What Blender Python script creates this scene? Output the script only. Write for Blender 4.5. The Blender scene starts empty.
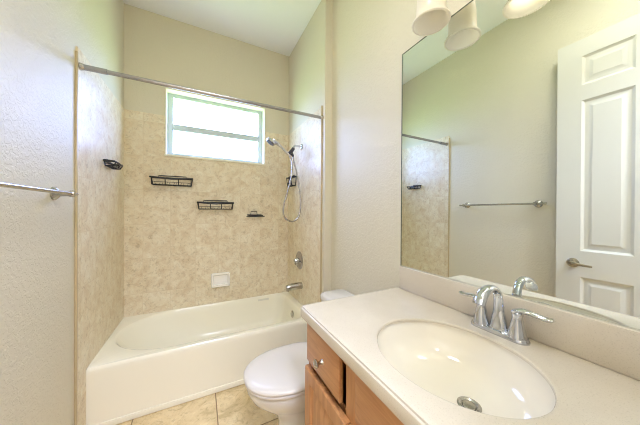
import bpy, bmesh, math, random
from mathutils import Vector, Matrix
S = bpy.context.scene
COL = S.collection
R = math.radians
PI = math.pi

# ------------------------------------------------------------------ camera
F_PX, YAW, PITCH, ROLL = 234.31, R(27.208), R(-.163), R(.326)
CAM = Vector((.6061, -2.6305, 1.3232))
fw = Vector((math.sin(YAW)*math.cos(PITCH), math.cos(YAW)*math.cos(PITCH), math.sin(PITCH)))
rt = Vector((math.cos(YAW), -math.sin(YAW), 0))
up = rt.cross(fw)
rt2 = rt*math.cos(ROLL) + up*math.sin(ROLL)
up2 = -rt*math.sin(ROLL) + up*math.cos(ROLL)
cd = bpy.data.cameras.new('camera')
cam = bpy.data.objects.new('camera', cd)
COL.objects.link(cam)
cd.sensor_width = 36
cd.lens = F_PX*36/640
cd.shift_x = -1.12/640
cd.clip_start = .01
cam.matrix_world = Matrix(((rt2.x, up2.x, -fw.x, CAM.x), (rt2.y, up2.y, -fw.y, CAM.y), (rt2.z, up2.z, -fw.z, CAM.z), (0, 0, 0, 1)))
S.camera = cam

# ------------------------------------------------------------------ sky, lights, exposure
SKY = 23.0
H0 = 3.145
w = bpy.data.worlds.new('world')
S.world = w
w.use_nodes = True
nt = w.node_tree
nt.nodes.clear()
tc = nt.nodes.new('ShaderNodeTexCoord')
sx = nt.nodes.new('ShaderNodeSeparateXYZ')
rp = nt.nodes.new('ShaderNodeValToRGB')
mr = nt.nodes.new('ShaderNodeMapRange')
bg = nt.nodes.new('ShaderNodeBackground')
wo = nt.nodes.new('ShaderNodeOutputWorld')
nt.links.new(tc.outputs['Generated'], sx.inputs[0])
nt.links.new(sx.outputs['Z'], mr.inputs['Value'])
mr.inputs['From Min'].default_value = -1
nt.links.new(mr.outputs[0], rp.inputs[0])
nt.links.new(rp.outputs[0], bg.inputs[0])
nt.links.new(bg.outputs[0], wo.inputs[0])
e = rp.color_ramp.elements
e[0].position = .40; e[0].color = (.26, .42, .22, 1)
e[1].position = .52; e[1].color = (.355, .485, 1.0, 1)
n = e.new(.80); n.color = (.335, .465, 1.0, 1)
bg.inputs[1].default_value = SKY


def area(name, loc, rot, sx_, sy_, power, color=(1, 1, 1), portal=False):
    d = bpy.data.lights.new(name, 'AREA')
    d.shape = 'RECTANGLE'; d.size = sx_; d.size_y = sy_; d.energy = power; d.color = color
    if portal:
        d.cycles.is_portal = True
    o = bpy.data.objects.new(name, d)
    o.location = loc; o.rotation_euler = rot
    COL.objects.link(o)
    return o


area('window_daylight_portal', (.775, .155, 2.165), (R(-90), 0, 0), .92, .62, 1, portal=True)
area('hall_fill_light', (.75, -3.45, 3.02), (R(28), 0, 0), .6, .6, 80, (.66, .74, 1))  # added fill light from behind the camera, not a known hall lamp
area('entry_fill_light', (.70, -2.30, H0-.03), (0, 0, 0), .35, .35, 15, (.88, .88, .85))  # extra overhead fill added out of view, stands for no real fixture
BULB = 18.0
S.view_settings.view_transform = 'Standard'
S.view_settings.look = 'None'
S.view_settings.gamma = 1
S.view_settings.exposure = .15
S.cycles.use_denoising = True
S.cycles.filter_width = 1.0
S.cycles.max_bounces = 10
S.cycles.diffuse_bounces = 6
S.cycles.glossy_bounces = 5
S.cycles.transparent_max_bounces = 8
S.cycles.sample_clamp_indirect = 8


# ------------------------------------------------------------------ materials
def srgb(r, g, b):
    f = lambda c: (c/255/12.92) if c/255 <= .04045 else ((c/255+.055)/1.055)**2.4
    return (f(r), f(g), f(b), 1)


def mat(name, col, rough=.5, metal=0, spec=.5, bump=None, emit=None, coat=0, trans=0):
    """bump = (scale, strength, distance)"""
    m = bpy.data.materials.new(name)
    m.use_nodes = True
    t = m.node_tree
    b = t.nodes['Principled BSDF']
    b.inputs['Base Color'].default_value = col
    b.inputs['Roughness'].default_value = rough
    b.inputs['Metallic'].default_value = metal
    b.inputs['Specular IOR Level'].default_value = spec
    b.inputs['Coat Weight'].default_value = coat
    b.inputs['Transmission Weight'].default_value = trans
    if emit:
        b.inputs['Emission Color'].default_value = emit[0]
        b.inputs['Emission Strength'].default_value = emit[1]
    if bump:
        c = t.nodes.new('ShaderNodeTexCoord')
        n = t.nodes.new('ShaderNodeTexNoise')
        n.inputs['Scale'].default_value = bump[0]
        n.inputs['Detail'].default_value = 4
        bp = t.nodes.new('ShaderNodeBump')
        bp.inputs['Strength'].default_value = bump[1]
        bp.inputs['Distance'].default_value = bump[2]
        t.links.new(c.outputs['Object'], n.inputs['Vector'])
        t.links.new(n.outputs[0], bp.inputs['Height'])
        t.links.new(bp.outputs[0], b.inputs['Normal'])
    return m


def node(t, kind, **kw):
    n = t.nodes.new(kind)
    for k, v in kw.items():
        n.inputs[k].default_value = v
    return n


def ramp(t, src, stops):
    r = t.nodes.new('ShaderNodeValToRGB')
    el = r.color_ramp.elements
    el[0].position, el[0].color = stops[0]
    el[1].position, el[1].color = stops[-1]
    for p, c in stops[1:-1]:
        k = el.new(p); k.color = c
    t.links.new(src, r.inputs[0])
    return r.outputs[0]


def mix(t, fac, a, b, mode='MIX'):
    m = t.nodes.new('ShaderNodeMix')
    m.data_type = 'RGBA'
    m.blend_type = mode
    for i, v in ((0, fac), (6, a), (7, b)):
        if isinstance(v, (int, float, tuple)):
            m.inputs[i].default_value = v
        else:
            t.links.new(v, m.inputs[i])
    return m.outputs[2]


def tile_mat(name, ax, ou, ov, bw, rh, c1, c2, c3, grout, offset=.5, mortar=.004, rough=.35, scale=1.0):
    """travertine-look ceramic tile; ax = the two axes of the surface"""
    m = mat(name, c1, rough)
    t = m.node_tree
    b = t.nodes['Principled BSDF']
    c = t.nodes.new('ShaderNodeTexCoord')
    s = t.nodes.new('ShaderNodeSeparateXYZ')
    t.links.new(c.outputs['Object'], s.inputs[0])
    cb = t.nodes.new('ShaderNodeCombineXYZ')
    for i, (a, o) in enumerate(((ax[0], ou), (ax[1], ov))):
        ad = t.nodes.new('ShaderNodeMath'); ad.operation = 'ADD'
        ad.inputs[1].default_value = o
        t.links.new(s.outputs[a], ad.inputs[0])
        t.links.new(ad.outputs[0], cb.inputs[i])
    br = t.nodes.new('ShaderNodeTexBrick')
    br.offset = offset
    br.inputs['Scale'].default_value = 1
    br.inputs['Mortar Size'].default_value = mortar
    br.inputs['Mortar Smooth'].default_value = .3
    br.inputs['Brick Width'].default_value = bw
    br.inputs['Row Height'].default_value = rh
    br.inputs['Bias'].default_value = 0
    br.inputs['Color1'].default_value = (0, 0, 0, 1)
    br.inputs['Color2'].default_value = (1, 1, 1, 1)
    t.links.new(cb.outputs[0], br.inputs['Vector'])
    # each tile gets its own patch of clouding
    mv = t.nodes.new('ShaderNodeVectorMath'); mv.operation = 'MULTIPLY_ADD'
    mv.inputs[1].default_value = (4.0, 7.0, 3.0)
    t.links.new(br.outputs['Color'], mv.inputs[0])
    t.links.new(c.outputs['Object'], mv.inputs[2])
    n1 = node(t, 'ShaderNodeTexNoise', Scale=11*scale, Detail=8, Roughness=.68, Distortion=.7)
    n2 = node(t, 'ShaderNodeTexNoise', Scale=38*scale, Detail=6, Roughness=.7, Distortion=1.2)
    t.links.new(mv.outputs[0], n1.inputs['Vector'])
    t.links.new(mv.outputs[0], n2.inputs['Vector'])
    k1 = ramp(t, n1.outputs[0], [(.34, c3), (.50, c1), (.66, c2)])
    k2 = ramp(t, n2.outputs[0], [(.36, (.74, .70, .64, 1)), (.47, (1, 1, 1, 1)), (.72, (1.05, 1.05, 1.05, 1))])
    body = mix(t, .8, k1, k2, 'MULTIPLY')
    tint = mix(t, .10, body, br.outputs['Color'], 'SOFT_LIGHT')
    fin = mix(t, br.outputs['Fac'], tint, grout)
    t.links.new(fin, b.inputs['Base Color'])
    bp = t.nodes.new('ShaderNodeBump')
    bp.inputs['Strength'].default_value = .35
    bp.inputs['Distance'].default_value = .002
    bp.invert = True
    t.links.new(br.outputs['Fac'], bp.inputs['Height'])
    t.links.new(bp.outputs[0], b.inputs['Normal'])
    return m


def wall_paint(name, col, rough=.42, spec=.5):
    m = mat(name, col, rough, spec=spec)
    t = m.node_tree
    b = t.nodes['Principled BSDF']
    c = t.nodes.new('ShaderNodeTexCoord')
    n1 = node(t, 'ShaderNodeTexNoise', Scale=55, Detail=3, Roughness=.5, Distortion=.8)
    n2 = node(t, 'ShaderNodeTexNoise', Scale=170, Detail=2)
    for n in (n1, n2):
        t.links.new(c.outputs['Object'], n.inputs['Vector'])
    h = ramp(t, n1.outputs[0], [(.47, (0, 0, 0, 1)), (.56, (1, 1, 1, 1))])
    mx = mix(t, .25, h, n2.outputs[0])
    bp = t.nodes.new('ShaderNodeBump')
    bp.inputs['Strength'].default_value = .5
    bp.inputs['Distance'].default_value = .0022
    t.links.new(mx, bp.inputs['Height'])
    t.links.new(bp.outputs[0], b.inputs['Normal'])
    return m


def wood_mat(name, base, dark, axis='Z'):
    m = mat(name, base, .38, coat=.15)
    t = m.node_tree
    b = t.nodes['Principled BSDF']
    c = t.nodes.new('ShaderNodeTexCoord')
    mp = t.nodes.new('ShaderNodeMapping')
    mp.inputs['Scale'].default_value = {'Z': (30, 30, 2.2), 'Y': (30, 2.2, 30)}[axis]
    t.links.new(c.outputs['Object'], mp.inputs[0])
    n = node(t, 'ShaderNodeTexNoise', Scale=1.6, Detail=6, Roughness=.6, Distortion=.7)
    t.links.new(mp.outputs[0], n.inputs['Vector'])
    t.links.new(ramp(t, n.outputs[0], [(.30, dark), (.62, base)]), b.inputs['Base Color'])
    return m


def counter_mat(name, col):
    m = mat(name, col, .22)
    t = m.node_tree
    b = t.nodes['Principled BSDF']
    c = t.nodes.new('ShaderNodeTexCoord')
    n = node(t, 'ShaderNodeTexNoise', Scale=330, Detail=2, Roughness=.6)
    n2 = node(t, 'ShaderNodeTexNoise', Scale=9, Detail=4)
    for k in (n, n2):
        t.links.new(c.outputs['Object'], k.inputs['Vector'])
    sp = ramp(t, n.outputs[0], [(.30, (.70, .66, .60, 1)), (.42, (1, 1, 1, 1)), (.60, (1, 1, 1, 1)), (.74, (1.12, 1.12, 1.12, 1))])
    cl = ramp(t, n2.outputs[0], [(.3, (.95, .94, .92, 1)), (.7, (1.02, 1.02, 1.02, 1))])
    t.links.new(mix(t, 1.0, mix(t, .5, col, sp, 'MULTIPLY'), cl, 'MULTIPLY'), b.inputs['Base Color'])
    return m


M = {}
M['paint'] = wall_paint('wall_paint', srgb(218, 210, 188), rough=.52, spec=.8)
M['ceil'] = mat('ceiling_paint', srgb(244, 244, 242), .7, bump=(90, .25, .002))
T1, T2, T3, TG = srgb(229, 215, 187), srgb(237, 227, 204), srgb(217, 197, 164), srgb(221, 205, 176)
M['tile_back'] = tile_mat('tile_back', (0, 2), 2.1-.142, 3.125-.575, .21, .3125, T1, T2, T3, TG, offset=0, mortar=.002)
M['tile_side'] = tile_mat('tile_side', (1, 2), 2.1, 3.125-.575, .21, .3125, T1, T2, T3, TG, offset=0, mortar=.002)
M['floor'] = tile_mat('floor_tile', (0, 1), 4.78-.229, 4.78+.22, .478, .478, srgb(224, 200, 156), srgb(236, 216, 178), srgb(196, 170, 124), srgb(140, 112, 78), offset=0, mortar=.004, rough=.3, scale=.7)
M['tiletrim'] = mat('tile_edge', srgb(190, 170, 132), .35)
M['white_trim'] = mat('white_trim', srgb(240, 238, 230), .35)
M['vinyl'] = mat('window_vinyl', srgb(196, 206, 206), .35)
M['jamb'] = mat('window_jamb', srgb(238, 234, 214), .5)
M['tub'] = mat('tub_enamel', srgb(246, 240, 221), .18, coat=.2)
M['china'] = mat('toilet_china', srgb(226, 221, 214), .10, coat=.4)
M['seat'] = mat('seat_plastic', srgb(222, 214, 206), .28)
M['sink'] = mat('sink_china', srgb(238, 230, 214), .10, coat=.4)
M['counter'] = counter_mat('cultured_marble', srgb(212, 201, 183))
M['wood'] = wood_mat('maple_vertical', srgb(192, 137, 88), srgb(166, 110, 66), 'Z')
M['woodh'] = wood_mat('maple_horizontal', srgb(192, 137, 88), srgb(166, 110, 66), 'Y')
M['chrome'] = mat('chrome', (.64, .66, .70, 1), .06, 1)
M['nickel'] = mat('brushed_nickel', (.50, .48, .44, 1), .24, 1)
M['steel'] = mat('rod_steel', (.42, .41, .42, 1), .25, 1)
M['edge'] = mat('ground_glass_edge', srgb(92, 98, 80), .4)
M['black'] = mat('black_wire', (.015, .014, .016, 1), .35)
M['dark'] = mat('dark_gap', (.03, .02, .015, 1), .7)
M['darkgrip'] = mat('dark_plastic', (.05, .05, .065, 1), .3)
M['door'] = mat('door_paint', srgb(216, 213, 202), .45)
M['bronze'] = mat('aged_bronze', (.38, .33, .25, 1), .32, 1)
M['ceramic'] = mat('soap_dish_ceramic', srgb(252, 247, 240), .15, coat=.3)
M['plate'] = mat('grey_sticker', srgb(226, 222, 208), .4)


def shade_material():
    m = bpy.data.materials.new('frosted_shade'); m.use_nodes = True
    t = m.node_tree; t.nodes.clear()
    o = t.nodes.new('ShaderNodeOutputMaterial')
    d = node(t, 'ShaderNodeBsdfDiffuse', Color=srgb(250, 244, 230))
    tr = node(t, 'ShaderNodeBsdfTranslucent', Color=srgb(250, 246, 236))
    g = node(t, 'ShaderNodeBsdfGlossy', Roughness=.2)
    a = t.nodes.new('ShaderNodeMixShader'); a.inputs[0].default_value = .5
    b = t.nodes.new('ShaderNodeMixShader'); b.inputs[0].default_value = .05
    t.links.new(d.outputs[0], a.inputs[1]); t.links.new(tr.outputs[0], a.inputs[2])
    t.links.new(a.outputs[0], b.inputs[1]); t.links.new(g.outputs[0], b.inputs[2])
    t.links.new(b.outputs[0], o.inputs[0])
    return m


def pane_material():
    m = bpy.data.materials.new('window_glass'); m.use_nodes = True
    t = m.node_tree; t.nodes.clear()
    o = t.nodes.new('ShaderNodeOutputMaterial')
    tr = node(t, 'ShaderNodeBsdfTransparent', Color=(.97, .98, .98, 1))
    g = node(t, 'ShaderNodeBsdfGlossy', Roughness=.02)
    a = t.nodes.new('ShaderNodeMixShader'); a.inputs[0].default_value = .06
    t.links.new(tr.outputs[0], a.inputs[1]); t.links.new(g.outputs[0], a.inputs[2])
    t.links.new(a.outputs[0], o.inputs[0])
    return m


M['shade'] = shade_material()
M['pane'] = pane_material()
M['mirror'] = mat('mirror_silver', (.84, .885, .85, 1), .015, 1)
M['bulb_on'] = mat('lit_bulb', (1, 1, 1, 1), .3, emit=((1, .95, .86, 1), BULB))
M['bulb_off'] = mat('unlit_bulb', srgb(240, 236, 226), .25)


# ------------------------------------------------------------------ mesh helpers
def box(bm, x0, x1, y0, y1, z0, z1, bev=0, seg=2):
    t = bmesh.new()
    bmesh.ops.create_cube(t, size=1)
    for v in t.verts:
        v.co = Vector(((x0+x1)/2+v.co.x*(x1-x0), (y0+y1)/2+v.co.y*(y1-y0), (z0+z1)/2+v.co.z*(z1-z0)))
    if bev:
        bmesh.ops.bevel(t, geom=list(t.edges), offset=bev, segments=seg, profile=.5, affect='EDGES')
    join(bm, t)


def join(bm, t, mtx=None):
    if mtx is not None:
        bmesh.ops.transform(t, matrix=mtx, verts=t.verts)
    d = {}
    for v in t.verts:
        d[v] = bm.verts.new(v.co)
    for f in t.faces:
        try:
            bm.faces.new([d[v] for v in f.verts])
        except ValueError:
            pass
    t.free()


def bx(*a, **k):
    bm = bmesh.new(); box(bm, *a, **k); return bm


def boxes(*lst, bev=0):
    bm = bmesh.new()
    for b in lst:
        box(bm, *b, bev=bev)
    return bm


def loft(rings, close=True, cap0=True, cap1=True, bm=None):
    """rings: list of equal length closed loops"""
    bm = bm or bmesh.new()
    vs = [[bm.verts.new(p) for p in r] for r in rings]
    n = len(rings[0])
    for a, b in zip(vs[:-1], vs[1:]):
        for i in range(n):
            j = (i+1) % n
            bm.faces.new((a[i], a[j], b[j], b[i]))
    if cap0: bm.faces.new(list(reversed(vs[0])))
    if cap1: bm.faces.new(vs[-1])
    bmesh.ops.recalc_face_normals(bm, faces=bm.faces)
    return bm


def frame_to(axis):
    z = Vector(axis).normalized()
    return z.to_track_quat('Z', 'Y').to_matrix().to_4x4()


def lathe(profile, loc, axis=(0, 0, 1), n=32, cap=True, bm=None):
    """profile: list of (radius, height) along axis"""
    rings = []
    for r, h in profile:
        rings.append([Vector((max(r, 1e-5)*math.cos(2*PI*i/n), max(r, 1e-5)*math.sin(2*PI*i/n), h)) for i in range(n)])
    t = loft(rings, cap0=cap, cap1=cap)
    mtx = Matrix.Translation(loc) @ frame_to(axis)
    if bm is None:
        bmesh.ops.transform(t, matrix=mtx, verts=t.verts)
        return t
    join(bm, t, mtx)
    return bm


def smooth_path(pts, k=6, closed=False):
    P = [Vector(p) for p in pts]
    out = []
    n = len(P)
    rng = range(n if closed else n-1)
    for i in rng:
        p0 = P[(i-1) % n] if (closed or i > 0) else P[0]
        p1 = P[i]; p2 = P[(i+1) % n]
        p3 = P[(i+2) % n] if (closed or i+2 < n) else P[-1]
        for j in range(k):
            t = j/k
            out.append(.5*((2*p1)+(-p0+p2)*t+(2*p0-5*p1+4*p2-p3)*t*t+(-p0+3*p1-3*p2+p3)*t**3))
    if not closed:
        out.append(P[-1])
    return out


def tube(pts, rad, n=10, smooth=0, closed=False, bm=None, flat=None, up_hint=None):
    """sweep; rad number or list; flat=(a,b) multiplies the two section axes"""
    path = smooth_path(pts, smooth, closed) if smooth else [Vector(p) for p in pts]
    m = len(path)
    if isinstance(rad, (list, tuple)):
        k = len(rad)-1
        rr = []
        for i in range(m):
            u = i/(m-1)*k; a = min(int(u), k-1)
            rr.append(rad[a]+(rad[a+1]-rad[a])*(u-a))
    else:
        rr = [rad]*m
    rings = []
    prev = None
    for i, p in enumerate(path):
        if closed:
            d = path[(i+1) % m]-path[i-1]
        else:
            d = path[min(i+1, m-1)]-path[max(i-1, 0)]
        d.normalize()
        if prev is None:
            h = Vector(up_hint) if up_hint else (Vector((0, 0, 1)) if abs(d.z) < .9 else Vector((1, 0, 0)))
            u = (h-d*h.dot(d)).normalized()
        else:
            u = (prev-d*prev.dot(d)).normalized()
        prev = u
        v = d.cross(u)
        fa, fb = flat if flat else (1, 1)
        rings.append([p+(u*math.cos(2*PI*j/n)*fa+v*math.sin(2*PI*j/n)*fb)*rr[i] for j in range(n)])
    if closed:
        rings.append(rings[0])
        t = loft(rings, cap0=False, cap1=False)
        bmesh.ops.remove_doubles(t, verts=t.verts, dist=1e-6)
    else:
        t = loft(rings)
    if bm is None:
        return t
    join(bm, t)
    return bm


def rrect(x0, x1, y0, y1, rad, z, k=8, s=4):
    """closed loop, rounded rectangle; rad = four (rx, ry): (x1,y1),(x0,y1),(x0,y0),(x1,y0)"""
    if not isinstance(rad, (list, tuple)):
        rad = [(rad, rad)]*4
    cs = [(x1, y1, -1, -1, 0), (x0, y1, 1, -1, 90), (x0, y0, 1, 1, 180), (x1, y0, -1, 1, 270)]
    arcs = []
    for (cx, cy, sx_, sy_, a0), (rx, ry) in zip(cs, rad):
        ox, oy = cx+sx_*rx, cy+sy_*ry
        arcs.append([Vector((ox+rx*math.cos(R(a0+90*i/k)), oy+ry*math.sin(R(a0+90*i/k)), z)) for i in range(k+1)])
    out = []
    for i in range(4):
        out += arcs[i]
        a = arcs[i][-1]; b = arcs[(i+1) % 4][0]
        for j in range(1, s):
            out.append(a.lerp(b, j/s))
    return out


def root_loc(o):
    while o.parent: o = o.parent
    return o.location.copy()


def obj(name, bm, m, parent=None, smooth=40, sub=0, bev=0):
    """link a bmesh given in room coordinates as ONE mesh object"""
    if parent is not None:
        bmesh.ops.translate(bm, verts=bm.verts, vec=-root_loc(parent))
    me = bpy.data.meshes.new(name)
    bmesh.ops.recalc_face_normals(bm, faces=bm.faces)
    bm.to_mesh(me); bm.free()
    o = bpy.data.objects.new(name, me)
    COL.objects.link(o)
    if m: me.materials.append(m if not isinstance(m, str) else M[m])
    if parent is not None: o.parent = parent
    if smooth:
        for p in me.polygons: p.use_smooth = True
        me.set_sharp_from_angle(angle=R(smooth))
    if bev:
        b = o.modifiers.new('bevel', 'BEVEL'); b.width = bev; b.segments = 2; b.limit_method = 'ANGLE'
    if sub:
        s_ = o.modifiers.new('subdivision', 'SUBSURF'); s_.levels = sub; s_.render_levels = sub
    return o


def thing(name, label, cat, loc, group=None):
    o = bpy.data.objects.new(name, None)
    o.empty_display_size = .05
    o.location = loc
    COL.objects.link(o)
    return tag(o, label, cat, group)


def tag(o, label, cat, group=None):
    o['label'] = label; o['category'] = cat
    if group: o['group'] = group
    return o


def struct(name, bm, m, parent=None, **k):
    o = obj(name, bm, m, parent, **k)
    if parent is None: o['kind'] = 'structure'
    return o


# ------------------------------------------------------------------ the room
A = 1.524          # tub alcove width
W = 1.592          # wall behind vanity and toilet
H = 3.145          # ceiling
YS = -.905         # end of the alcove stub wall
YF = -2.72         # doorway wall
YH = -4.1          # end of the hall
WX0, WX1, WZ0, WZ1 = .3096, 1.2395, 1.85, 2.478
RIM = .385
TUBY = -.768

struct('floor', bx(-.12, W+.12, YH, .2, -.1, 0), 'floor', smooth=0)
struct('ceiling', bx(-.12, W+.12, YH, .2, H, H+.1), 'ceil', smooth=0)
struct('wall_left', bx(-.12, 0, YH, .2, 0, H), 'paint', smooth=0)
struct('wall_back', boxes((0, WX0, 0, .15, 0, H), (WX1, A, 0, .15, 0, H), (WX0, WX1, 0, .15, 0, WZ0), (WX0, WX1, 0, .15, WZ1, H)), 'paint', smooth=0)
struct('wall_right', bx(W, W+.12, YH, YS, 0, H), 'paint', smooth=0)
struct('wall_alcove', bx(A, W+.12, YS, .15, 0, H), 'paint', smooth=0)
DX0, DX1, DZ = .05, .94, 2.61
struct('wall_front', boxes((0, DX0, YF-.12, YF, 0, H), (DX1, W, YF-.12, YF, 0, H), (DX0, DX1, YF-.12, YF, DZ, H)), 'paint', smooth=0)
struct('wall_hall', bx(0, W, YH-.1, YH, 0, H), 'paint', smooth=0)

# wall tile of the tub surround: thin slabs on the three alcove walls
TT = .008
TZ = 2.215
wb = bpy.data.objects['wall_back']; wl = bpy.data.objects['wall_left']; wa = bpy.data.objects['wall_alcove']
struct('tile_cladding', boxes((TT, WX0, -TT, 0, RIM-.02, TZ), (WX1, A-TT, -TT, 0, RIM-.02, TZ), (WX0, WX1, -TT, 0, RIM-.02, WZ0)), 'tile_back', wb, smooth=0)
struct('tile_cladding', boxes((0, TT, -.886, 0, RIM+.002, TZ), (0, TT, -.886, TUBY-.004, 0, RIM+.002)), 'tile_side', wl, smooth=0)
struct('tile_cladding', boxes((A-TT, A, -.853, 0, RIM+.002, TZ), (A-TT, A, -.853, TUBY-.004, 0, RIM+.002)), 'tile_side', wa, smooth=0)
struct('trim_1', bx(0, .011, -.898, -.886, 0, 2.185, bev=.002), 'tiletrim')
struct('trim_2', bx(A-.011, A, -.864, -.853, 0, 2.225, bev=.002), 'tiletrim')

# window: frame, meeting rail and two panes in a shallow reveal
wf = struct('window_1', boxes((WX0, WX0+.052, .085, .105, WZ0, WZ1), (WX1-.052, WX1, .085, .105, WZ0, WZ1),
                             (WX0+.052, WX1-.052, .085, .105, WZ1-.04, WZ1), (WX0+.052, WX1-.052, .085, .105, WZ0, WZ0+.045), bev=.003), 'vinyl')
zm = WZ0+.475*(WZ1-WZ0)
obj('meeting_rail', bx(WX0+.052, WX1-.052, .080, .105, zm-.030, zm+.030, bev=.004), 'vinyl', wf)
obj('pane', bx(WX0+.048, WX1-.048, .092, .096, zm+.025, WZ1-.036), 'pane', wf, smooth=0)
obj('pane', bx(WX0+.048, WX1-.048, .090, .094, WZ0+.040, zm-.025), 'pane', wf, smooth=0)
jm = boxes((WX0, WX0+.006, -.012, .085, WZ0, WZ1), (WX1-.006, WX1, -.012, .085, WZ0, WZ1), (WX0, WX1, -.004, .085, WZ1-.006, WZ1), (WX0-.008, WX1+.008, -.02, .085, WZ0-.012, WZ0+.006))
obj('reveal_lining', jm, 'jamb', wf, smooth=0, bev=.002)

# door: open against the left wall, six raised panels, lever handle
DY0, DY1 = -2.695, -1.845
PY = ((-2.215, -1.975), (-2.565, -2.325))
PZ = ((2.255, 2.467), (1.048, 2.145), (.26, .860))
bm = bmesh.new()
box(bm, .060, .084, DY0, DY1, .012, 2.592)
for a, b in ((DY0, PY[1][0]), (PY[1][1], PY[0][0]), (PY[0][1], DY1)):
    box(bm, .084, .098, a, b, .012, 2.592)
for a, b in PY:
    for z0, z1 in ((.012, PZ[2][0]), (PZ[2][1], PZ[1][0]), (PZ[1][1], PZ[0][0]), (PZ[0][1], 2.592)):
        box(bm, .084, .098, a, b, z0, z1)
dr = struct('door_1', bm, 'door', smooth=0)


def panel(y0, y1, z0, z1):
    """sunk panel: a sloping moulding, a flat groove and a raised field on the room side"""
    def rg(i, x): return [Vector((x, y0+i, z0+i)), Vector((x, y1-i, z0+i)), Vector((x, y1-i, z1-i)), Vector((x, y0+i, z1-i))]
    return loft([rg(.0005, .0845), rg(.0005, .097), rg(.008, .0905), rg(.016, .0865), rg(.030, .0865), rg(.036, .088), rg(.056, .0955)], cap0=True, cap1=True)


for (a, b) in PY:
    for (z0, z1) in PZ:
        obj('door_panel', panel(a, b, z0, z1), 'door', dr, smooth=20)
lv = obj('door_lever', lathe([(.034, 0), (.034, .006), (.028, .010), (.014, .014), (.012, .045), (.010, .052)], (.098, -1.938, .957), (1, 0, 0)), 'bronze', dr)
obj('lever_grip', tube([(.140, -1.935, .957), (.147, -1.96, .958), (.147, -2.00, .953), (.146, -2.045, .950)], [.010, .009, .008, .007], smooth=5, flat=(1.1, .8)), 'bronze', lv)
for z in (.25, 1.3, 2.35):
    obj('hinge', lathe([(.007, 0), (.007, .09)], (.106, DY0-.004, z), (0, 0, 1), n=12), 'bronze', dr)
# casing of the doorway on the room side
struct('trim_3', boxes((DX0-.045, DX0, YF, YF+.012, 0, DZ+.06), (DX1, DX1+.06, YF, YF+.014, 0, DZ+.06), (DX0, DX1, YF, YF+.014, DZ, DZ+.06)), 'white_trim', smooth=0)
# baseboards
struct('baseboard_left', bx(0, .014, YF+.02, -.91, 0, .095, bev=.003), 'white_trim')
struct('baseboard_right', bx(W-.014, W, -1.69, YS-.005, 0, .095, bev=.003), 'white_trim')

# ------------------------------------------------------------------ bathtub
tub = thing('bathtub', 'cream enamel alcove bathtub with a plain apron below the window', 'bathtub', (.762, -.384, 0))
ox0, ox1, oy0, oy1 = .003, A-.003, TUBY, -.003
rings = []
def q(r): return [(r, r)]*4
# apron bottom, stepping band, apron, rolled rim, then down into the basin
rings.append(rrect(ox0, ox1, oy0, oy1, q(.004), 0))
rings.append(rrect(ox0, ox1, oy0, oy1, q(.004), .34))
rings.append(rrect(ox0, ox1, oy0-.002, oy1, q(.006), RIM-.022))
rings.append(rrect(ox0+.001, ox1-.001, oy0+.002, oy1-.001, q(.008), RIM-.008))
rings.append(rrect(ox0+.004, ox1-.004, oy0+.008, oy1-.003, q(.012), RIM))
def basin(i, z, il=0., ir=0.):
    x0, x1, y0, y1 = .052+i+il, 1.455-i-ir, -.706+i*.8, -.016-i*.8
    h = (y1-y0)/2
    L = max(h-.012, .05)
    return rrect(x0, x1, y0, y1, [(.10, .12), (.40, L), (.40, L), (.12, .12)], z)
rings.append(basin(-.012, RIM))
rings.append(basin(-.004, RIM-.003))
rings.append(basin(.004, RIM-.014))
rings.append(basin(.014, RIM-.06, .02))
rings.append(basin(.030, RIM-.16, .07))
rings.append(basin(.055, .13, .13, .01))
rings.append(basin(.085, .085, .16, .02))
rings.append(basin(.13, .068, .17, .03))
obj('tub_shell', loft(rings, cap0=False, cap1=True), 'tub', tub, smooth=50)
# raised bottom rail of the apron
obj('apron_rail', boxes((ox0+.004, ox1-.006, oy0-.006, oy0+.004, .003, .040), bev=.003), 'tub', tub)
obj('overflow_plate', lathe([(.034, 0), (.034, .004), (.028, .009), (.010, .011)], (1.432, -.405, .292), (-1, 0, .08)), 'nickel', tub)
obj('tub_drain', lathe([(.032, 0), (.032, .003), (.020, .005), (.019, .002)], (1.20, -.366, .068), (0, 0, 1)), 'chrome', tub)
lb = bmesh.new(); box(lb, 1.17, 1.29, -.0345, -.0335, RIM-.047, RIM-.027); 
obj('grey_sticker', lb, 'plate', tub, smooth=0)

# ------------------------------------------------------------------ shower fittings on the alcove wall
XA = A-TT
sp = thing('tub_spout', 'short brushed metal tub spout on the tiled end wall above the bathtub', 'spout', (XA, -.43, .565))
obj('spout_body', tube([(XA, -.43, .577), (1.47, -.43, .577), (1.40, -.43, .575), (1.362, -.43, .567)], [.034, .034, .033, .027], n=20, smooth=4, up_hint=(0, 0, 1)), 'nickel', sp)
obj('outlet', tube([(1.376, -.43, .572), (1.372, -.43, .538)], .017, n=16), 'nickel', sp)
obj('wall_flange', lathe([(.036, 0), (.036, .006), (.030, .010)], (XA, -.43, .577), (-1, 0, 0)), 'nickel', sp)

va = thing('shower_valve', 'round chrome shower valve plate with a lever above the tub spout', 'faucet valve', (XA, -.378, .72))
obj('escutcheon', lathe([(.092, 0), (.092, .003), (.082, .010), (.045, .016), (.040, .018)], (XA, -.378, .821), (-1, 0, 0), n=40), 'steel', va)
vh = obj('valve_hub', lathe([(.030, .016), (.028, .045), (.022, .058), (.010, .062)], (XA, -.378, .821), (-1, 0, 0)), 'chrome', va)
obj('valve_lever', tube([(XA-.050, -.378, .821), (XA-.062, -.400, .812), (XA-.070, -.440, .800)], [.011, .010, .008], smooth=4), 'chrome', vh)

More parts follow.
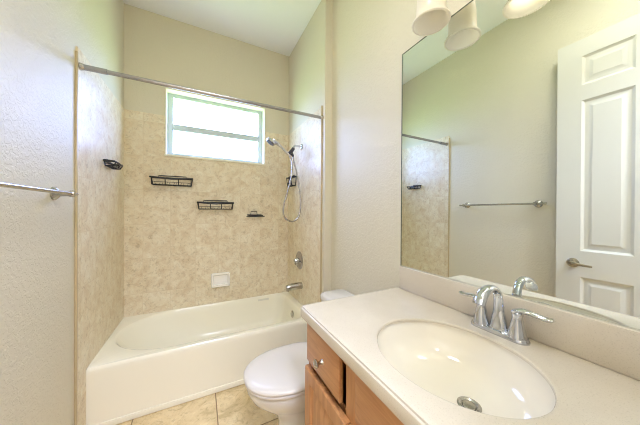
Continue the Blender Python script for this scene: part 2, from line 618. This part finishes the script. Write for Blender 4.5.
sh = thing('hand_shower', 'chrome hand shower with a looped hose on a wall arm left of the curtain rod', 'shower head', (XA, -.42, 1.95))
obj('arm_flange', lathe([(.032, 0), (.032, .004), (.024, .010), (.012, .014)], (XA, -.42, 1.98), (-1, 0, 0)), 'chrome', sh)
obj('shower_arm', tube([(XA, -.42, 1.98), (1.46, -.42, 1.985), (1.43, -.42, 1.965), (1.405, -.42, 1.92)], .010, smooth=5), 'chrome', sh)
hb = bmesh.new()
tube([(1.428, -.42, 1.955), (1.40, -.425, 1.915), (1.372, -.43, 1.885)], [.016, .019, .018], bm=hb, n=16)
tube([(1.40, -.44, 1.905), (1.425, -.415, 1.878)], [.015, .012], bm=hb, n=14)
obj('holder', hb, 'darkgrip', sh)
hd = obj('handset', tube([(1.385, -.435, 1.875), (1.345, -.435, 1.905), (1.30, -.435, 1.945), (1.255, -.435, 1.977), (1.215, -.435, 1.990)], [.013, .014, .014, .020, .030], n=18, smooth=5, flat=(.8, 1.0)), 'chrome', sh)
obj('spray_head', lathe([(.020, -.024), (.040, -.014), (.046, 0), (.046, .010), (.042, .014)], (1.198, -.435, 1.985), (-.55, 0, -.85), n=28), 'chrome', hd)
obj('spray_face', lathe([(.039, .014), (.037, .017), (.01, .018)], (1.198, -.435, 1.985), (-.55, 0, -.85), n=28), 'darkgrip', hd)
obj('hose', tube([(1.385, -.44, 1.872), (1.400, -.45, 1.80), (1.392, -.46, 1.66), (1.350, -.46, 1.50), (1.315, -.46, 1.37), (1.325, -.46, 1.27), (1.405, -.455, 1.226),
                  (1.472, -.45, 1.27), (1.500, -.44, 1.39), (1.495, -.43, 1.54), (1.468, -.42, 1.70), (1.435, -.415, 1.82), (1.424, -.415, 1.878)], .0075, n=10, smooth=8), 'steel', sh)

rod = thing('curtain_rod', 'bare telescoping steel curtain rod spanning the tub alcove under the ceiling', 'curtain rod', (.762, -.862, 2.10))
RZ = 2.121
obj('outer_tube', tube([(.02, -.862, RZ), (.125, -.862, RZ)], .0155, n=18), 'steel', rod)
obj('inner_tube', tube([(.125, -.862, RZ), (A-TT-.004, -.862, RZ)], .0125, n=18), 'steel', rod)
obj('end_flange', lathe([(.020, 0), (.020, .004), (.017, .014), (.0158, .020)], (TT, -.862, RZ), (1, 0, 0)), 'nickel', rod)
obj('end_flange', lathe([(.020, 0), (.020, .004), (.015, .014), (.013, .020)], (A, -.862, RZ), (-1, 0, 0)), 'nickel', rod)

tb = thing('towel_bar', 'brushed nickel towel bar with two posts on the left wall', 'towel bar', (0, -1.40, 1.39))
obj('bar', tube([(.062, -1.775, 1.402), (.062, -1.055, 1.402)], .0085, n=14), 'nickel', tb)
for y in (-1.10, -1.70):
    bk = obj('bracket', lathe([(.031, 0), (.031, .006), (.024, .014), (.014, .022), (.012, .050), (.015, .056), (.016, .066), (.012, .074)], (0, y, 1.402), (1, 0, 0)), 'nickel', tb)


# ------------------------------------------------------------------ wire baskets
def wire_basket(name, label, u0, u1, d, z0, z1, plane, group=None, n_front=9, back=.02):
    """basket whose back lies on a wall; plane maps (u along wall, v out of wall, z) to the room"""
    P = plane
    t = thing(name, label, 'shower basket', P((u0+u1)/2, 0, z0), group)
    ins = .011
    bm = bmesh.new()
    r = .0038
    rim = [P(u0, .006, z1), P(u1, .006, z1), P(u1, d, z1-.004), P(u1-.05, d+.008, z1-.008), P((u0+u1)/2, d+.012, z1-.016), P(u0+.05, d+.008, z1-.008), P(u0, d, z1-.004)]
    tube(rim, .0075, n=8, closed=True, bm=bm)
    obj('rim_band', bm, 'black', t)
    bm = bmesh.new()
    tube([P(u0+ins, .008, z0), P(u1-ins, .008, z0), P(u1-ins, d-.012, z0), P(u0+ins, d-.012, z0)], .004, n=8, closed=True, bm=bm)
    for i in range(n_front):
        u = u0+ins+(u1-u0-2*ins)*i/(n_front-1)
        tube([P(u, .008, z0), P(u, d-.012, z0)], .0018, n=6, bm=bm)
    obj('floor_grid', bm, 'black', t)
    bm = bmesh.new()
    for k in range(4):
        f = k/3
        tube([P(u0+ins+(u1-u0-2*ins)*f, d-.012, z0), P(u0+.01+(u1-u0-.02)*f, d+.004, z1-.010)], r, n=6, bm=bm)
    for u, uu in ((u0+ins, u0), (u1-ins, u1)):
        tube([P(u, .008, z0), P(uu, .006, z1)], r, n=6, bm=bm)
    zq = z0+(z1-z0)*.35
    tube([P(u0+ins*.7, .008, zq), P(u0+ins*.7, d-.006, zq), P(u1-ins*.7, d-.006, zq), P(u1-ins*.7, .008, zq)], .0018, n=6, bm=bm)
    for k in range(6):
        u = u0+(u1-u0)*(k+.5)/6
        tube([P(u-.014, d-.012, z0), P(u-.005, d-.004, zq), P(u+.005, d-.004, zq), P(u+.014, d-.012, z0)], .0014, n=5, bm=bm)
    obj('side_wires', bm, 'black', t)
    bm = bmesh.new()
    tube([P(u0+.05, .006, z1), P(u0+.055, .006, z1+back), P(u1-.055, .006, z1+back), P(u1-.05, .006, z1)], r, n=6, bm=bm)
    obj('back_wire', bm, 'black', t)
    return t


on_back = lambda u, v, z: Vector((u, -TT-v, z))
on_left = lambda u, v, z: Vector((TT+v, u, z))
on_right = lambda u, v, z: Vector((A-TT-v, u, z))
wire_basket('wire_basket', 'long black wire basket on back tile wall directly under the window', .205, .535, .085, 1.563, 1.632, on_back, 'black wire shower baskets')
wire_basket('wire_basket', 'black wire basket low on back tile wall, to the right of the longest one', .578, .905, .085, 1.345, 1.412, on_back, 'black wire shower baskets')
wire_basket('wire_basket', 'black wire basket on left tile wall, seen end on', -.51, -.33, .062, 1.638, 1.672, on_left, 'black wire shower baskets', n_front=7, back=.014)
wire_basket('wire_basket', 'small black wire basket hanging on the end wall behind the shower hose', -.285, -.13, .060, 1.605, 1.700, on_right, 'black wire shower baskets', n_front=6)

sd = thing('wire_soap_holder', 'tiny black wire soap holder, lowest wire rack on back wall at right', 'soap holder', (1.13, -TT, 1.27))
bm = bmesh.new()
P = on_back
tube([P(1.055, .006, 1.285), P(1.205, .006, 1.285), P(1.205, .075, 1.280), P(1.055, .075, 1.280)], .006, n=8, closed=True, bm=bm)
for i in range(6):
    u = 1.068+i*.025
    tube([P(u, .006, 1.285), P(u, .03, 1.272), P(u, .075, 1.280)], .0042, n=6, bm=bm)
tube([P(1.035, .07, 1.270), P(1.225, .07, 1.270)], .0045, n=6, bm=bm)
obj('tray_wires', bm, 'black', sd)
bm = bmesh.new()
tube([P(1.09, .006, 1.285), P(1.095, .006, 1.325), P(1.155, .006, 1.325), P(1.16, .006, 1.285)], .0032, n=6, bm=bm)
obj('back_wire', bm, 'black', sd)

cs = thing('ceramic_soap_dish', 'white ceramic recessed soap dish set in the back tile wall above the tub', 'soap dish', (.79, -TT, .545))
x0, x1, z0, z1 = .702, .880, .550, .690
def fr(i, y, r): return [Vector((p.x, y, p.y)) for p in rrect(x0+i, x1-i, z0+i, z1-i, r, 0, k=5, s=2)]
obj('dish_body', loft([fr(0, -TT, .014), fr(.0, -TT-.030, .014), fr(.006, -TT-.038, .012), fr(.012, -TT-.038, .010), fr(.018, -TT-.030, .010), fr(.026, -TT-.008, .010)]), 'ceramic', cs)
bm = bmesh.new()
box(bm, x0+.018, x1-.018, -TT-.042, -TT-.010, z0+.018, z0+.030, bev=.004)
obj('dish_ledge', bm, 'ceramic', cs)

# ------------------------------------------------------------------ toilet
TY = -1.335
to = thing('toilet', 'white elongated toilet with closed lid between tub and vanity', 'toilet', (1.20, TY, 0))


def egg(xf, xb, hw, z, rb=.6, n=16, p=2.15):
    """egg outline: pointed half towards -X (front), squarer half towards +X"""
    xm = xf+(xb-xf)*.56
    out = []
    for i in range(4*n):
        a = 2*PI*i/(4*n)
        c, s_ = math.cos(a), math.sin(a)
        pw = 2/p if c < 0 else 2/3.4
        x = abs(c)**pw*(1 if c > 0 else -1)
        y = abs(s_)**(2/p if c < 0 else 2/3.4)*(1 if s_ > 0 else -1)
        out.append(Vector((xm+x*((xb-xm) if c > 0 else (xm-xf)), TY+y*hw, z)))
    return out


bowl = [egg(.985, 1.50, .118, 0), egg(.985, 1.50, .118, .02), egg(1.005, 1.49, .108, .05), egg(1.01, 1.47, .102, .13), egg(.985, 1.46, .112, .19), egg(.915, 1.44, .150, .25),
        egg(.855, 1.40, .182, .31), egg(.832, 1.38, .193, .355), egg(.830, 1.375, .195, .382), egg(.838, 1.37, .189, .390)]
obj('bowl', loft(bowl), 'china', to, smooth=60)
obj('seat', loft([egg(.826, 1.295, .199, .391), egg(.820, 1.30, .204, .396), egg(.820, 1.30, .204, .404), egg(.828, 1.295, .197, .410)]), 'seat', to, smooth=60)
obj('lid', loft([egg(.824, 1.30, .201, .4115), egg(.815, 1.305, .208, .416), egg(.815, 1.305, .208, .424), egg(.825, 1.30, .200, .432), egg(.86, 1.27, .172, .436), egg(.95, 1.2, .10, .438)]), 'seat', to, smooth=60)
for y in (-.07, .07):
    obj('hinge', bx(1.290, 1.325, TY+y-.02, TY+y+.02, .391, .425, bev=.006), 'seat', to)
TY0, TY1 = TY-.232, TY+.232
def tk(i, z, r=.03): return rrect(1.385+i, 1.580-i*.4, TY0+i, TY1-i, r, z, k=5, s=3)
obj('deck', bx(1.36, 1.57, TY-.16, TY+.16, .33, .392, bev=.02), 'china', to)
obj('tank', loft([tk(.03, .385), tk(.012, .40), tk(.006, .55), tk(0, .694)]), 'china', to)
obj('tank_lid', loft([tk(-.004, .695, .05), tk(-.010, .700, .05), tk(-.010, .722, .05), tk(-.004, .732, .05), tk(.010, .737, .05)]), 'china', to)
obj('flush_lever', tube([(1.372, TY+.17, .63), (1.350, TY+.17, .63), (1.345, TY+.15, .628), (1.345, TY+.09, .620)], [.012, .010, .007, .006], smooth=3), 'chrome', to)
for y in (-.11, .11):
    obj('bolt_cap', lathe([(.016, 0), (.015, .012), (.008, .020)], (1.25, TY+y*1.16, 0), n=16), 'china', to)

# ------------------------------------------------------------------ vanity
VY0, VY1 = -2.705, -1.700
VX0 = 1.030
CT = .909           # counter top
CB = .855           # counter underside
va_ = thing('vanity_cabinet', 'honey maple vanity cabinet with raised panel doors under the beige countertop', 'cabinet', (1.3, -2.2, 0))
cb = bmesh.new()
box(cb, VX0+.002, W-.002, VY1-.018, VY1, .09, CB-.001)       # side by the toilet
box(cb, VX0+.002, W-.002, VY0, VY0+.018, .09, CB-.001)
box(cb, VX0+.02, W-.002, VY0+.018, VY1-.018, .09, .108)      # bottom
box(cb, W-.012, W-.002, VY0+.018, VY1-.018, .108, CB-.001)   # back
obj('carcass', cb, 'wood', va_, smooth=0)
ff = bmesh.new()
for (a, b) in ((VY1-.035, VY1), (-2.055, -1.993), (VY0, VY0+.035), (-2.455, -2.385)):
    box(ff, VX0-.001, VX0+.019, a, b, .09, CB-.001)
for (a, b) in ((.09, .125), (CB-.03, CB-.001)):
    box(ff, VX0, VX0+.018, VY0+.001, VY1-.001, a, b)
box(ff, VX0, VX0+.018, VY0+.001, -2.055, .655, .690)
box(ff, VX0+.012, VX0+.018, -1.993, VY1-.035, .640, .664)
box(ff, VX0+.016, VX0+.019, VY0+.02, -2.055, .10, CB-.01)
obj('face_frame', ff, 'wood', va_, smooth=0)
obj('toe_kick', bx(VX0+.07, W-.002, VY0, VY1, 0, .09), 'wood', va_, smooth=0)


def front_panel(y0, y1, z0, z1, x=VX0, th=.020, kind='door'):
    """overlay front facing -X with a framed raised field"""
    def rg(i, dx): return [Vector((x-dx, y0+i, z0+i)), Vector((x-dx, y1-i, z0+i)), Vector((x-dx, y1-i, z1-i)), Vector((x-dx, y0+i, z1-i))]
    if kind == 'door':
        prof = [(0, .001), (0, th-.004), (.004, th), (.050, th), (.056, th-.003), (.060, th-.009), (.066, th-.009), (.095, th-.002)]
    else:
        prof = [(0, .001), (0, th-.006), (.006, th-.004), (.012, th-.003), (.026, th-.001), (.032, th)]
    return loft([rg(i, d) for i, d in prof])


def knob(y, z, x, parent):
    k = obj('knob', lathe([(.010, 0), (.008, .004), (.006, .012), (.008, .018), (.015, .023), (.016, .028), (.012, .032), (.004, .034)], (x, y, z), (-1, 0, 0), n=24), 'nickel', parent)
    k['label'] = 'brushed nickel knob'
    return k


dw = obj('drawer', front_panel(-1.972, -1.708, .690, .846, kind='drawer'), 'woodh', va_, smooth=25)
knob(-1.862, .766, VX0-.020, dw)
obj('false_front', front_panel(-2.380, -2.050, .690, .846, th=.012, kind='drawer'), 'woodh', va_, smooth=25)
d2 = obj('drawer', front_panel(-2.69, -2.46, .690, .846, kind='drawer'), 'woodh', va_, smooth=25)
knob(-2.575, .764, VX0-.020, d2)
for (a, b, s_) in ((-2.02, -1.703, -1), (-2.372, -2.026, 1), (-2.70, -2.378, 1)):
    dd = obj('door', front_panel(a, b, .105, .662, th=.022), 'wood', va_, smooth=25)
    knob((a+.03) if s_ < 0 else (b-.03), .60, VX0-.022, dd)

# countertop with an oval hole, eased front edge
co = thing('countertop', 'speckled beige cultured marble vanity top with an oval cutout', 'countertop', (1.3, -2.2, CB))
SXC, SYC, SRX, SRY = 1.264, -2.189, .194, .225
cx0, cx1, cy0, cy1 = 1.000, W-.001, YF+.001, -1.662
def er(rx, ry, z): return rrect(SXC-rx, SXC+rx, SYC-ry, SYC+ry, [(rx, ry)]*4, z, k=16, s=3)
def cr(i, z, r=.012): return rrect(cx0+i, cx1, cy0, cy1-i, [(.002, .002), (r, r), (.002, .002), (.002, .002)], z, k=16, s=3)
rings = [er(SRX+.03, SRY+.03, CB), er(SRX+.03, SRY+.03, CT-.009), er(SRX, SRY, CT-.009), er(SRX, SRY, CT-.006), er(SRX+.002, SRY+.002, CT-.002), er(SRX+.006, SRY+.006, CT), er(SRX+.010, SRY+.010, CT), cr(.020, CT),
         cr(.012, CT), cr(.006, CT-.002), cr(.005, CT-.007), cr(.001, CT-.010), cr(0, CT-.016), cr(0, CB+.012), cr(.004, CB+.003), cr(.010, CB)]
bm = loft(rings+[rings[0]], cap0=False, cap1=False)
bmesh.ops.remove_doubles(bm, verts=bm.verts, dist=1e-6)
obj('slab', bm, 'counter', co, smooth=30)
bs = obj('backsplash', bx(W-.0215, W-.001, cy0, -1.690, CT+.0005, 1.030, bev=.004), 'counter')
tag(bs, 'low speckled beige backsplash strip along the wall under the mirror', 'backsplash')

# basin under the cutout
sk = thing('sink', 'oval cream undermount basin sunk in the vanity top', 'sink', (SXC, SYC, CT-.15))
DXs, DYs = 1.296, -2.228
def sr(f, z, t):
    cx, cy = SXC+(DXs-SXC)*t, SYC+(DYs-SYC)*t
    rx, ry = f*(SRX+.004), f*(SRY+.004)
    return rrect(cx-rx, cx+rx, cy-ry, cy+ry, [(rx, ry)]*4, z, k=16, s=3)
prof = [(1.07, CT-.0095, 0), (1.02, CT-.0095, 0), (1.0, CT-.022, .03), (.955, CT-.060, .12), (.86, CT-.094, .3), (.72, CT-.116, .5), (.5, CT-.130, .7), (.3, CT-.136, .9), (.11, CT-.143, 1)]
rings = [sr(*a) for a in prof]
outer = [sr(f+.03, z-.010, t) for f, z, t in reversed(prof)]
bm = loft(rings+outer+[rings[0]], cap0=False, cap1=False)
bmesh.ops.remove_doubles(bm, verts=bm.verts, dist=1e-6)
obj('basin', bm, 'sink', sk, smooth=60)
dz = CT-.143
obj('drain_ring', lathe([(.031, 0), (.031, .003), (.026, .004), (.021, .001), (.020, -.012)], (DXs, DYs, dz+.001), n=32), 'nickel', sk)
obj('drain_stopper', lathe([(.0185, -.006), (.0185, .0), (.016, .003), (.004, .004)], (DXs, DYs, dz+.001), n=28), 'nickel', sk)

# faucet
FX, FY = 1.522, -2.192
fa = thing('faucet', 'chrome two handle bathroom faucet standing behind the sink', 'faucet', (FX, FY, CT))
def fp(i, z): return rrect(FX-.026+i, FX+.026-i, FY-.088+i, FY+.088-i, .026-i, z, k=8, s=2)
obj('base_plate', loft([fp(0, CT), fp(0, CT+.006), fp(.004, CT+.013), fp(.010, CT+.015)]), 'chrome', fa)
for s_ in (1, -1):
    hy = FY+s_*.055
    h = obj('handle', lathe([(.0265, .012), (.025, .02), (.0195, .045), (.0150, .072), (.0145, .080), (.0155, .083), (.0155, .090), (.011, .096)], (FX, hy, CT), n=28), 'chrome', fa)
    obj('handle_lever', tube([(FX, hy-s_*.010, CT+.092), (FX+.001, hy+s_*.012, CT+.100), (FX+.004, hy+s_*.040, CT+.099), (FX+.009, hy+s_*.068, CT+.094), (FX+.012, hy+s_*.084, CT+.096)],
                             [.014, .016, .0135, .0135, .011], n=14, smooth=5, flat=(.5, 1.1)), 'chrome', h)
obj('spout', tube([(FX+.004, FY, CT+.010), (FX+.004, FY, CT+.045), (FX+.003, FY, CT+.085), (FX-.002, FY, CT+.125), (FX-.018, FY, CT+.150), (FX-.050, FY, CT+.162), (FX-.086, FY, CT+.154), (FX-.108, FY, CT+.134), (FX-.117, FY, CT+.118)],
                  [.028, .021, .0150, .0130, .0130, .0145, .0165, .0180, .0180], n=20, smooth=6, flat=(.72, 1.08), up_hint=(1, 0, 0)), 'chrome', fa)
lr = obj('lift_rod', tube([(FX+.027, FY, CT+.006), (FX+.027, FY, CT+.075)], .0028, n=10), 'chrome', fa)
obj('rod_knob', lathe([(.003, 0), (.006, .006), (.006, .012), (.002, .016)], (FX+.027, FY, CT+.073), n=16), 'chrome', lr)

# mirror
mi = obj('wall_mirror', bx(W-.007, W-.001, YF+.004, -1.690, 1.0305, 2.184, bev=.0006), 'mirror', smooth=0)
obj('mirror_edge', boxes((W-.0085, W-.001, -1.6905, -1.6865, 1.0305, 2.1875), (W-.0085, W-.001, YF+.004, -1.6905, 2.184, 2.1875)), 'edge', mi, smooth=0)
tag(mi, 'large frameless wall mirror above the vanity backsplash', 'mirror')

# vanity light: three bell shades opening down, the first bulb is out
SHX, SHZ = 1.477, 2.135
vl = thing('vanity_light', 'three shade vanity light with bell glass shades above the mirror', 'light fixture', (W, -2.2, 2.35))
obj('back_plate', bx(W-.022, W-.001, -2.42, -1.98, 2.315, 2.415, bev=.008), 'nickel', vl)
obj('cross_bar', tube([(W-.040, -2.46, 2.365), (W-.040, -1.94, 2.365)], .010, n=14), 'nickel', vl)
obj('bar_post', tube([(W-.022, -2.2, 2.365), (W-.040, -2.2, 2.365)], .012, n=14), 'nickel', vl)
for i, y in enumerate((-1.951, -2.2, -2.449)):
    SHZ = 2.135-.02*i
    obj('arm', tube([(W-.040, y, 2.365), (1.52, y, 2.385), (SHX, y, 2.365), (SHX, y, SHZ+.19)], .008, n=12, smooth=5), 'nickel', vl)
    obj('socket_cup', lathe([(.022, 0), (.026, -.02), (.026, -.045), (.022, -.05)], (SHX, y, SHZ+.21), n=24), 'nickel', vl)
    pr_ = [(.027, .170), (.042, .166), (.052, .150), (.056, .120), (.057, .075), (.0585, .040), (.064, .014), (.072, .005), (.0755, .002), (.0755, -.003), (.072, -.005)]
    inn = [(r-.0035, z) for r, z in reversed(pr_)]
    sm = lathe(pr_+inn, (SHX, y, SHZ), n=40, cap=False)
    shd = obj('shade', sm, 'shade', vl, smooth=60)
    obj('bulb', lathe([(.012, .160), (.013, .145), (.023, .125), (.027, .106), (.024, .090), (.014, .080), (.003, .077)], (SHX, y, SHZ), n=24), 'bulb_off' if i == 0 else 'bulb_on', shd)
